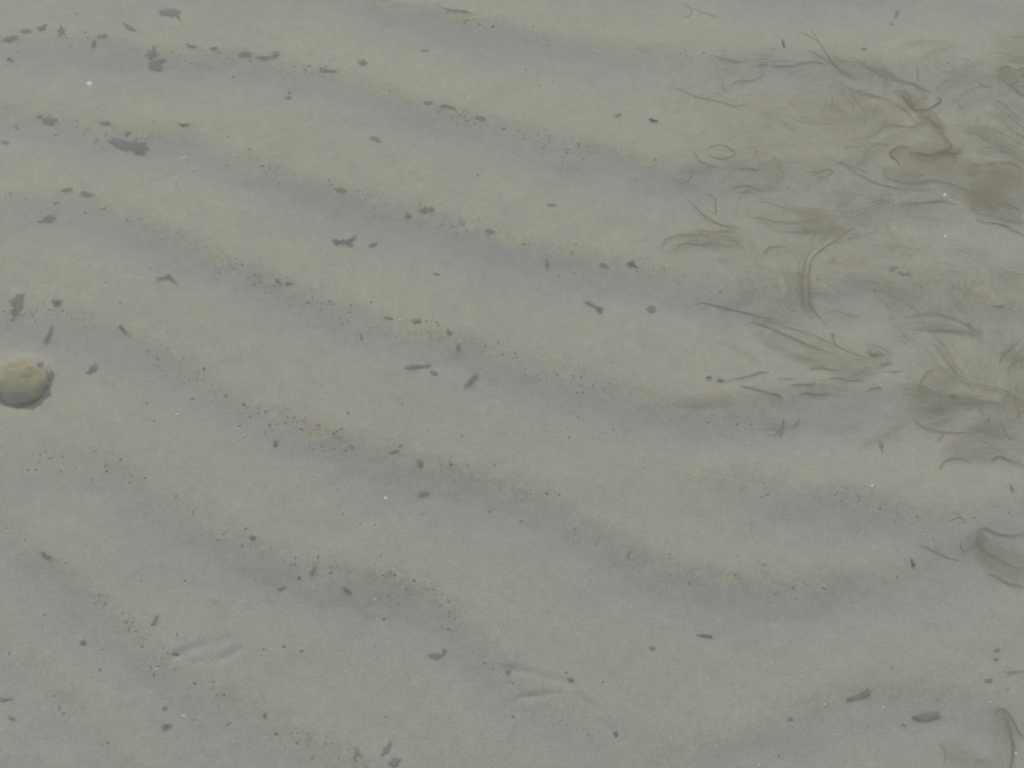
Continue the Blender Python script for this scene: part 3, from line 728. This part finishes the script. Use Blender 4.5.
# the brown knot
e = algae(935, 150, 'olive brown knot of thread algae with a dark cord and trailing loops')
film(e, [(890, 92), (908, 97), (922, 112), (938, 128), (946, 150)], [6, 16, 18, 16, 12], 'knotfilm', .004, 1)
film(e, [(884, 150), (910, 153), (940, 152), (968, 150)], [8, 20, 26, 12], 'knotfilm', .004, 2)
film(e, [(884, 176), (910, 172), (950, 172), (990, 190), (1040, 196)], [10, 34, 46, 56, 40], 'film', .004, 3)
film(e, [(955, 165), (985, 172), (1010, 176), (1050, 180)], [10, 26, 30, 26], 'film', .003, 4)
film(e, [(962, 196), (985, 202), (1012, 212), (1040, 214)], [14, 36, 34, 26], 'knotfilm', .003, 5)
many(e, [
    ([(892, 92), (905, 90), (911, 99), (915, 109), (928, 109), (941, 100), (937, 97)], 1.5, 'thick', .004, 2, 3),
    ([(900, 92), (908, 100), (914, 110)], 2.6, 'thick', .003, 1, 2),
    ([(916, 111), (930, 120), (939, 128), (944, 139), (946, 150)], 1.6, 'faint', .004, 3, 5),
    ([(908, 152), (918, 154), (930, 156), (945, 153), (956, 154), (963, 149)], 2.6, 'thick', .004, 4, 4),
    ([(940, 153), (950, 148), (946, 138)], 2.0, 'thick', .004, 2, 4),
    ([(948, 155), (956, 160), (951, 166)], 1.3, 'strand', .003, 2, 3),
    ([(914, 148), (900, 147), (892, 151), (890, 156), (896, 161), (901, 167)], 1.5, 'thick', .004, 1, 2),
    ([(899, 170), (886, 169), (884, 175), (892, 180), (903, 183), (917, 183), (930, 181), (945, 183), (958, 187), (970, 192), (982, 196), (992, 202)], 1.2, 'strand', .004, 2, 3),
    ([(849, 140), (864, 138), (877, 133), (886, 127), (894, 126), (907, 127), (917, 126), (916, 122)], 1.0, 'strand', .003, 1, 2),
    ([(842, 148), (858, 146), (876, 144), (892, 146)], .7, 'faint', .003, 2, 3),
    ([(963, 165), (982, 165), (997, 163), (1012, 164), (1024, 172), (1040, 178)], 1.0, 'strand', .004, 3, 4),
    ([(960, 176), (985, 172), (1006, 175), (1030, 186)], .8, 'faint', .004, 3, 6),
    ([(894, 206), (916, 203), (944, 202), (962, 206)], .8, 'faint', .003, 2, 3),
    ([(971, 218), (986, 222), (1001, 224), (1014, 231), (1030, 238)], .9, 'strand', .004, 3, 4),
    ([(965, 212), (990, 214), (1012, 220), (1034, 226)], .8, 'whitish', .004, 3, 4),
    ([(972, 192), (988, 206), (1004, 204), (1022, 210)], 1.0, 'faint', .003, 3, 6),
])
e = algae(860, 80, 'forked olive algae threads running down to the brown knot')
film(e, [(810, 52), (840, 66), (872, 72), (905, 84)], [8, 20, 26, 16], 'film', .003, 11)
film(e, [(790, 100), (830, 108), (870, 112), (905, 118)], [20, 46, 44, 20], 'palefilm', .004, 12)
many(e, [
    ([(808, 24), (816, 38), (827, 56), (834, 65), (846, 73), (858, 78)], 1.3, 'strand', .004, 1, 2),
    ([(797, 32), (808, 36), (818, 42)], .8, 'faint', .003, 1, 2),
    ([(804, 50), (814, 54), (824, 60), (836, 66)], .9, 'strand', .003, 1, 2),
    ([(831, 76), (843, 84), (856, 90), (879, 97), (894, 103), (907, 112), (916, 122), (924, 129)], 1.0, 'strand', .004, 2, 3),
    ([(836, 60), (856, 62), (868, 68), (886, 76), (902, 82)], .9, 'faint', .004, 3, 4),
    ([(868, 65), (877, 67), (888, 72), (899, 79), (913, 83), (921, 87), (930, 92)], 1.3, 'strand', .004, 1, 2),
    ([(914, 84), (921, 88), (931, 92)], 1.9, 'strand', .003, 1, 2),
    ([(917, 66), (918, 74), (917, 82)], 1.2, 'faint', .003, 1, 2),  # short thread standing in for a dark spot of shading
    ([(832, 88), (847, 97), (853, 105), (852, 112)], .9, 'faint', .004, 2, 3),
    ([(828, 84), (846, 92), (858, 102), (866, 116), (862, 126)], .7, 'faint', .004, 3, 4),
    ([(880, 104), (874, 112), (872, 122)], .7, 'faint', .003, 1, 3),
    ([(790, 115), (800, 121), (818, 124), (840, 122)], .7, 'faint', .003, 2, 4),
    ([(820, 100), (836, 106), (846, 118), (838, 130)], .7, 'whitish', .003, 2, 4),
    ([(768, 64), (790, 66), (812, 62), (830, 66)], 1.0, 'faint', .003, 3, 4),
    ([(804, 1), (805, 8)], .9, 'faint', .001, 0, 1),
])
e = algae(880, 182, 'single dark algae arc sweeping below the loop of the brown knot')
many(e, [
    ([(832, 160), (845, 167), (855, 173), (866, 179), (881, 185), (896, 188), (907, 189), (922, 190), (940, 188)], 1.2, 'strand', .004, 1, 2),
    ([(802, 170), (816, 172), (828, 169), (832, 172), (824, 177), (808, 174)], .9, 'strand', .003, 2, 2),
    ([(826, 154), (836, 162), (850, 166), (870, 172)], .7, 'faint', .004, 2, 4),
])
e = algae(1010, 82, 'dotted olive algae mat at the edge above the brown knot')
film(e, [(992, 70), (1010, 78), (1040, 84)], [6, 26, 36], 'film', .003, 21)
film(e, [(985, 28), (1010, 44), (1045, 52)], [10, 36, 50], 'palefilm', .003, 22)
many(e, [
    ([(993, 70), (1006, 68), (1014, 70), (1034, 64)], 1.2, 'strand', .003, 3, 3),
    ([(997, 74), (1006, 82), (1014, 88), (1024, 94), (1040, 98)], 1.1, 'strand', .003, 3, 3),
    ([(1012, 72), (1018, 80), (1010, 84), (1022, 86)], 1.0, 'strand', .002, 2, 3),
    ([(1020, 66), (1022, 74), (1030, 82)], 1.1, 'strand', .002, 2, 3),
    ([(976, 72), (982, 84), (992, 85), (990, 78)], .9, 'faint', .003, 2, 3),
    ([(986, 96), (993, 97), (1003, 102), (1012, 111), (1030, 124)], .9, 'faint', .004, 3, 4),
    ([(1010, 38), (1018, 36), (1032, 35)], 1.0, 'faint', .002, 1, 3),
    ([(962, 58), (970, 60), (976, 66)], .8, 'faint', .002, 1, 2),
])
e = algae(1000, 142, 'pale algae folds slanting off the edge beside the dark olive cord')
film(e, [(962, 128), (990, 136), (1014, 150), (1045, 162)], [14, 26, 24, 20], 'palefilm', .004, 24)
many(e, [
    ([(974, 133), (985, 139), (998, 145), (1010, 150), (1030, 161)], 1.0, 'strand', .004, 2, 3),
    ([(968, 126), (990, 128), (1008, 136), (1032, 152)], .8, 'whitish', .004, 3, 4),
    ([(964, 132), (984, 132), (1004, 142), (1030, 156)], 1.0, 'whitish', .004, 3, 5),
    ([(990, 104), (1006, 112), (1022, 126), (1036, 134)], 1.0, 'whitish', .004, 3, 5),
    ([(980, 146), (1000, 150), (1020, 160), (1036, 168)], .9, 'whitish', .004, 3, 4),
    ([(984, 112), (1000, 120), (1016, 134), (1034, 144)], .8, 'faint', .004, 3, 5),
    ([(972, 146), (990, 152), (1010, 154), (1030, 166)], .8, 'faint', .004, 3, 4),
])
# fine arcs
e = algae(740, 90, 'thin algae arc and two dark dashes on the top slope')
many(e, [
    ([(754, 66), (762, 65), (770, 65)], 1.3, 'strand', .002, 1, 1),
    ([(770, 66), (778, 67), (788, 66), (800, 64)], .8, 'faint', .002, 1, 2),
    ([(731, 87), (734, 82), (740, 80), (752, 79), (763, 74), (760, 68)], 1.1, 'strand', .003, 1, 1.5),
    ([(668, 82), (683, 90), (696, 96), (711, 99), (722, 102), (734, 105), (745, 104), (748, 98)], .9, 'faint', .003, 1, 1.5),
    ([(722, 80), (724, 88), (730, 92)], .7, 'faint', .002, 1, 2),
    ([(710, 54), (722, 58), (738, 62), (752, 60)], .7, 'faint', .002, 2, 4),
])
e = algae(686, 9, 'small hook of algae thread near the top edge')
many(e, [([(683, 0), (690, 8), (691, 15), (681, 16)], .9, 'faint', .002, 1, 2), ([(690, 6), (704, 12), (718, 17)], .6, 'faint', .002, 1, 3)])
e = algae(720, 152, 'eye-shaped ring of algae thread on the second ripple')
film(e, [(672, 172), (690, 168), (712, 166), (738, 166), (762, 168)], [10, 18, 14, 12, 6], 'palefilm', .002, 31)
many(e, [
    ([(704, 153), (711, 147), (721, 145), (730, 149), (735, 155), (722, 159), (711, 157), (704, 153)], 1.1, 'strand', .002, 1, 1.2),
    ([(694, 150), (698, 160), (712, 166), (728, 169)], .7, 'faint', .002, 2, 3),
    ([(738, 170), (746, 168), (757, 170), (758, 163)], 1.0, 'faint', .002, 2, 2),
    ([(672, 178), (680, 182), (688, 180), (692, 172)], .8, 'faint', .002, 2, 4),
    ([(752, 144), (756, 152), (754, 158)], .7, 'faint', .002, 1, 2),
])
e = algae(705, 215, 'curled algae threads bending down between the second and third brinks')
film(e, [(664, 252), (690, 238), (720, 240), (745, 244)], [16, 26, 24, 12], 'palefilm', .004, 41)
many(e, [
    ([(683, 195), (694, 204), (702, 212), (713, 220), (724, 225), (737, 226)], 1.0, 'strand', .004, 2, 2.5),
    ([(707, 190), (715, 197), (716, 205), (715, 213), (706, 206)], .9, 'strand', .003, 1, 1.5),
    ([(661, 252), (664, 244), (670, 238), (683, 235), (700, 234), (719, 237), (731, 233)], .8, 'strand', .004, 2, 3),
    ([(673, 252), (683, 243), (700, 244), (719, 243), (734, 250)], .9, 'strand', .004, 3, 3),
    ([(690, 226), (704, 230), (722, 230), (746, 226)], .7, 'whitish', .004, 3, 4),
])
e = algae(800, 210, 'long gently waving algae thread across the second slope')
film(e, [(745, 212), (780, 218), (815, 224), (850, 226)], [12, 34, 36, 16], 'palefilm', .004, 51)
many(e, [
    ([(756, 200), (769, 202), (782, 206), (796, 210), (809, 211), (822, 214), (832, 215), (846, 217)], 1.1, 'strand', .004, 2, 2.5),
    ([(728, 188), (745, 185), (754, 187), (766, 192)], 1.1, 'strand', .003, 1, 2),
    ([(734, 192), (749, 191), (756, 192)], .8, 'strand', .002, 1, 1),
    ([(748, 217), (760, 217), (774, 221), (800, 222), (830, 220)], .7, 'faint', .004, 3, 5),
    ([(764, 254), (767, 249), (774, 247), (790, 247)], 1.2, 'strand', .003, 1, 1.5),
    ([(768, 230), (800, 232), (826, 230), (850, 222)], .7, 'faint', .004, 3, 5),
    ([(820, 190), (850, 194), (880, 200), (900, 206)], .6, 'faint', .004, 2, 6),
])
e = algae(812, 285, 'tall bow-shaped algae loop bending from slope to hollow')
film(e, [(800, 262), (803, 282), (806, 300), (816, 318)], [10, 18, 18, 10], 'film', .003, 61)
many(e, [
    ([(862, 225), (850, 229), (838, 238), (823, 248), (812, 259), (809, 275), (809, 292), (811, 305), (819, 315), (828, 325)], 1.1, 'strand', .004, 2, 2.5),
    ([(816, 244), (806, 258), (802, 276), (803, 296), (806, 308)], .8, 'faint', .004, 3, 3),
    ([(832, 244), (850, 238), (866, 234), (884, 228)], .7, 'faint', .004, 2, 4),
    ([(828, 308), (843, 311), (856, 315), (864, 313)], .8, 'faint', .003, 1, 2),
])
e = algae(780, 330, 'pair of long slanting algae threads ending in a small olive knot')
film(e, [(745, 328), (780, 338), (820, 352), (862, 362), (895, 356)], [10, 30, 44, 44, 14], 'palefilm', .004, 71)
many(e, [
    ([(690, 305), (702, 302), (719, 305), (734, 308), (749, 312), (764, 316), (783, 323)], 1.0, 'strand', .004, 2, 2),
    ([(744, 322), (756, 322), (769, 326), (782, 332), (796, 338), (809, 344), (822, 349), (838, 353)], 1.3, 'strand', .004, 2, 2.5),
    ([(760, 318), (776, 322), (796, 328), (824, 338), (850, 352)], .7, 'faint', .004, 3, 4),
    ([(838, 338), (832, 332), (836, 343), (842, 347)], 1.3, 'strand', .003, 1, 2),
    ([(840, 346), (852, 352), (864, 356), (870, 358)], .9, 'strand', .004, 2, 3),
    ([(867, 348), (872, 354), (880, 353), (888, 355)], 2.4, 'strand', .003, 2, 3),
    ([(878, 366), (885, 363), (894, 362)], 1.1, 'strand', .002, 1, 1.5),
    ([(887, 371), (896, 371), (905, 371)], 1.0, 'strand', .002, 1, 1),
    ([(864, 342), (880, 346), (892, 354), (886, 360)], .7, 'whitish', .003, 2, 3),
    ([(808, 369), (820, 367), (832, 369), (842, 370)], 1.1, 'strand', .003, 2, 2),
    ([(826, 378), (838, 378), (849, 380), (866, 379)], 1.1, 'strand', .003, 2, 2),
    ([(846, 378), (860, 372), (868, 364)], .8, 'faint', .003, 2, 3),
])
e = algae(945, 322, 'pale spindle fold of algae with a dark tip over the third hollow')
film(e, [(896, 320), (918, 322), (945, 325), (970, 330), (986, 333)], [6, 14, 18, 14, 6], 'palefilm', .005, 81)
many(e, [
    ([(900, 317), (916, 314), (931, 312), (945, 315), (960, 320), (969, 326), (976, 331)], 1.2, 'strand', .005, 1, 2),
    ([(962, 321), (969, 325), (974, 329), (983, 330)], 2.3, 'strand', .004, 1, 2),
    ([(905, 328), (930, 330), (955, 330), (972, 332)], .8, 'faint', .003, 2, 4),
    ([(990, 306), (1000, 306), (1008, 305)], 1.4, 'faint', .002, 2, 2),
])
e = algae(755, 386, 'thin dark algae threads lying along the fourth brink')
film(e, [(660, 402), (700, 402), (740, 398), (775, 396)], [8, 18, 18, 8], 'palefilm', .002, 91)
many(e, [
    ([(726, 380), (745, 377), (760, 372), (772, 372)], 1.0, 'strand', .003, 1, 2),
    ([(737, 385), (752, 388), (771, 393), (785, 398)], 1.1, 'strand', .003, 1, 1.5),
    ([(770, 392), (777, 394), (784, 398)], 2.0, 'strand', .002, 1, 1.5),
    ([(787, 385), (800, 384), (813, 384), (813, 379)], 1.0, 'strand', .002, 1, 1),
    ([(778, 377), (790, 378), (800, 378)], .8, 'strand', .002, 1, 1),
    ([(796, 396), (806, 392), (816, 394), (836, 393)], 1.0, 'faint', .002, 2, 2),
    ([(864, 391), (876, 387), (884, 388)], 1.2, 'faint', .002, 1, 2),
])
e = algae(783, 426, 'little hanging tuft of three algae threads below the fourth brink')
many(e, [
    ([(785, 416), (783, 425), (781, 438)], 1.3, 'strand', .003, 1, 1),
    ([(780, 428), (776, 433), (769, 434)], .8, 'faint', .002, 0, 1),
    ([(801, 415), (797, 422), (789, 427)], 1.0, 'faint', .003, 1, 1),
])
e = algae(985, 425, 'broad brown algae mat with ragged loops at the edge')
film(e, [(930, 402), (965, 402), (1000, 405), (1045, 405)], [10, 18, 22, 24], 'palefilm', .003, 101)
film(e, [(936, 456), (965, 446), (1000, 440), (1045, 436)], [10, 40, 56, 60], 'film', .003, 102)
film(e, [(1006, 340), (1014, 370), (1018, 400), (1020, 430)], [12, 24, 26, 16], 'palefilm', .003, 103)
film(e, [(925, 372), (945, 378), (962, 384)], [10, 34, 14], 'palefilm', .003, 104)
many(e, [
    ([(913, 416), (920, 424), (935, 429), (944, 431), (967, 432), (980, 436)], 1.1, 'strand', .003, 1, 2),
    ([(946, 431), (942, 436), (938, 441)], 1.2, 'strand', .002, 1, 2),
    ([(938, 470), (944, 462), (952, 459), (963, 459), (971, 462)], 1.2, 'faint', .003, 2, 2),
    ([(990, 461), (1000, 456), (1008, 459), (1014, 461)], 1.3, 'strand', .003, 2, 2),
    ([(1018, 384), (1015, 395), (1018, 407), (1019, 417), (1008, 421)], 1.4, 'strand', .003, 2, 3),
    ([(1014, 388), (1007, 394), (1003, 402), (1006, 412)], 1.0, 'strand', .003, 2, 3),
    ([(1024, 398), (1019, 408), (1026, 414)], 1.4, 'strand', .003, 1, 2),
    ([(944, 402), (965, 404), (985, 402), (1006, 404)], .9, 'faint', .003, 3, 4),
    ([(980, 412), (990, 416), (984, 424), (994, 430)], .8, 'faint', .003, 2, 4),
    ([(922, 396), (919, 388), (924, 377), (931, 369), (944, 365)], .9, 'faint', .003, 2, 3),
    ([(1024, 336), (1014, 346), (1004, 356), (998, 366)], 1.0, 'faint', .003, 3, 4),
    ([(1030, 344), (1018, 354), (1010, 366), (1008, 380)], .9, 'faint', .003, 3, 4),
    ([(1000, 420), (1010, 436), (1024, 440)], .9, 'faint', .003, 2, 4),
])
e = algae(985, 545, 'brown hooked algae frond below the short ripple at the edge')
film(e, [(972, 536), (985, 548), (1005, 562), (1045, 580)], [16, 36, 44, 46], 'film', .004, 111)
film(e, [(962, 548), (975, 540), (990, 534)], [8, 20, 10], 'film', .003, 112)
many(e, [
    ([(974, 531), (986, 528), (994, 532), (1004, 535), (1016, 535), (1034, 530)], 1.4, 'strand', .004, 2, 2),
    ([(976, 530), (978, 536), (979, 542), (986, 550), (999, 558), (1013, 566), (1032, 572)], 1.5, 'faint', .004, 3, 4),
    ([(961, 540), (961, 546), (965, 551), (971, 549)], 1.2, 'faint', .002, 1, 2),
    ([(988, 572), (1000, 579), (1011, 584), (1030, 588)], 1.1, 'strand', .004, 2, 3),
    ([(918, 544), (934, 550), (946, 556), (966, 562)], .7, 'faint', .002, 3, 6),
    ([(945, 524), (958, 518), (968, 522)], .7, 'faint', .002, 2, 4),
])
e = algae(1008, 735, 'bent olive algae strands hanging in the bottom corner')
film(e, [(990, 712), (1000, 726), (1004, 745), (1002, 775)], [14, 30, 34, 30], 'film', .004, 121)
film(e, [(935, 745), (950, 752), (975, 760), (1000, 775)], [10, 30, 30, 20], 'palefilm', .003, 122)
many(e, [
    ([(992, 714), (998, 710), (1005, 711), (1011, 718), (1016, 727), (1023, 737), (1034, 748)], 1.3, 'strand', .004, 2, 3),
    ([(1001, 711), (1007, 721), (1011, 734), (1013, 747), (1011, 766), (1008, 782)], 1.9, 'strand', .004, 2, 3),
    ([(996, 714), (1004, 720), (1010, 736), (1018, 750)], 1.0, 'whitish', .005, 2, 3),
    ([(974, 759), (982, 760), (986, 758)], 1.1, 'faint', .002, 1, 2),
    ([(940, 742), (946, 752), (944, 766)], .9, 'faint', .002, 2, 4),
    ([(1000, 672), (1012, 672), (1030, 672)], .7, 'faint', .002, 3, 4),
])
# a thin slimy skin with folded contour ridges between the drifts
def build_skin():
    gx = np.arange(640, 1060, 2.0); gy = np.arange(24, 480, 2.0)
    PX, PY = np.meshgrid(gx, gy)
    wx = PX + 26 * noise(PX, PY, 70., 201) + 9 * noise(PX, PY, 26., 202)
    wy = PY + 20 * noise(PX, PY, 64., 203) + 8 * noise(PX, PY, 24., 204)
    n = noise(wx * .55, wy, 42., 205) + .35 * noise(wx * .5, wy, 17., 206)
    con = n * 4.2
    cover = noise(PX * .7, PY, 60., 207) * .9 + .45 * noise(PX, PY, 28., 208) + .35
    cover = cover + .1 + np.clip((PX - 780) / 260, -.35, .25)
    reg = sstep(650, 740, PX + .0 * PY) * sstep(48, 84, PY - .03 * (PX - 800)) * (1 - sstep(390, 445, PY))
    body = np.clip(cover * 1.1, 0, 1) * reg
    X, Y = ground(PX, PY)
    fr = np.abs((con % 1.0) - .5) * 2
    z = height_and_hollow(X, Y)[0] + .0006 + .0012 * body + .0010 * body * fr ** 2
    ny, nx = PX.shape
    idx = np.arange(nx * ny).reshape(ny, nx)
    q = np.stack([idx[1:, :-1], idx[1:, 1:], idx[:-1, 1:], idx[:-1, :-1]], -1).reshape(-1, 4)
    bb = body.ravel()[q].max(1)
    q = q[bb > .04]
    used = np.unique(q); back = np.full(nx * ny, -1); back[used] = np.arange(len(used))
    v = np.stack([X, Y, z], -1).reshape(-1, 3)[used]
    me = bpy.data.meshes.new('algae_skin'); me.from_pydata(v.tolist(), [], back[q].tolist())
    for nm, a in (('body', body), ('contour', con)):
        at = me.attributes.new(nm, 'FLOAT', 'POINT'); at.data.foreach_set('value', a.ravel()[used].astype(np.float32))
    me.polygons.foreach_set('use_smooth', np.ones(len(me.polygons), bool)); me.update()
    m, nt, b = mat('slimy olive algae skin')
    geo = node(nt, 'ShaderNodeNewGeometry').outputs['Position']
    c = node(nt, 'ShaderNodeAttribute', attribute_name='contour').outputs['Fac']
    bd = node(nt, 'ShaderNodeAttribute', attribute_name='body').outputs['Fac']
    f = math_node(nt, 'FRACT', c)
    ridge = ramp(nt, f, [(0.0, (.10,) * 3), (.38, (.20,) * 3), (.48, (.70,) * 3), (.56, (.14,) * 3), (.80, (.40,) * 3), (.90, (.06,) * 3)])
    brk = ramp(nt, noise_node(nt, 38, 3, .6, geo), [(.36, (.3,) * 3), (.60, (1,) * 3)])
    nt.links.new(math_node(nt, 'MULTIPLY', math_node(nt, 'MULTIPLY', math_node(nt, 'MULTIPLY', ridge, bd), brk), .82), b.inputs['Alpha'])
    nt.links.new(ramp(nt, noise_node(nt, 22, 3, .6, geo), [(.35, (.218, .196, .094)), (.65, (.275, .255, .150))]), b.inputs['Base Color'])
    b.inputs['Roughness'].default_value = .6; b.inputs['Specular IOR Level'].default_value = .1
    M['skin'] = m
    o = link('algae_skin', me, 'skin')
    tag(o, 'broad pale slimy algae skin with wavy folds spread among the thread drifts', 'algae')
build_skin()

# the mass of hair-fine threads between the drifts: nobody could count it
buf = Buf(); rr = random.Random(77)
def flow(x, y):
    return .18 + .95 * float(noise(np.array([x]), np.array([y]), 85., 5)[0]) + .35 * float(noise(np.array([x]), np.array([y]), 33., 6)[0])
cnt = 0
while cnt < 60:
    x0 = rr.triangular(660, 1040, 960); y0 = rr.uniform(40, 450)
    if x0 < 760 and (y0 > 260 and y0 < 300 or y0 > 400): continue
    cnt += 1
    steps = rr.randint(8, 22)
    for h in range(rr.randint(2, 5)):
        x, y = x0 + rr.gauss(0, 2), y0 + h * rr.uniform(2, 3.6)
        pts = []
        for k in range(steps):
            pts.append((x, y)); a = flow(x, y)
            x += math.cos(a) * 4; y += math.sin(a) * 3.4
        p = smooth(pts, 2); X, Y = ground(p[:, 0], p[:, 1]); t = np.linspace(0, 1, len(X))
        r = np.full(len(X), rr.uniform(.4, .8) * PXM)
        z = height_and_hollow(X, Y)[0] + r * .6 + rr.uniform(.001, .004) * np.sin(math.pi * t)
        tube(buf, np.stack([X, Y, z], 1), r, 4, .35)
o = link('wispy_vegetation', buf.mesh('wispy_vegetation'), 'wisp')
o['kind'] = 'stuff'; o['label'] = 'hair-fine algae threads spread between the drifts'; o['category'] = 'algae'
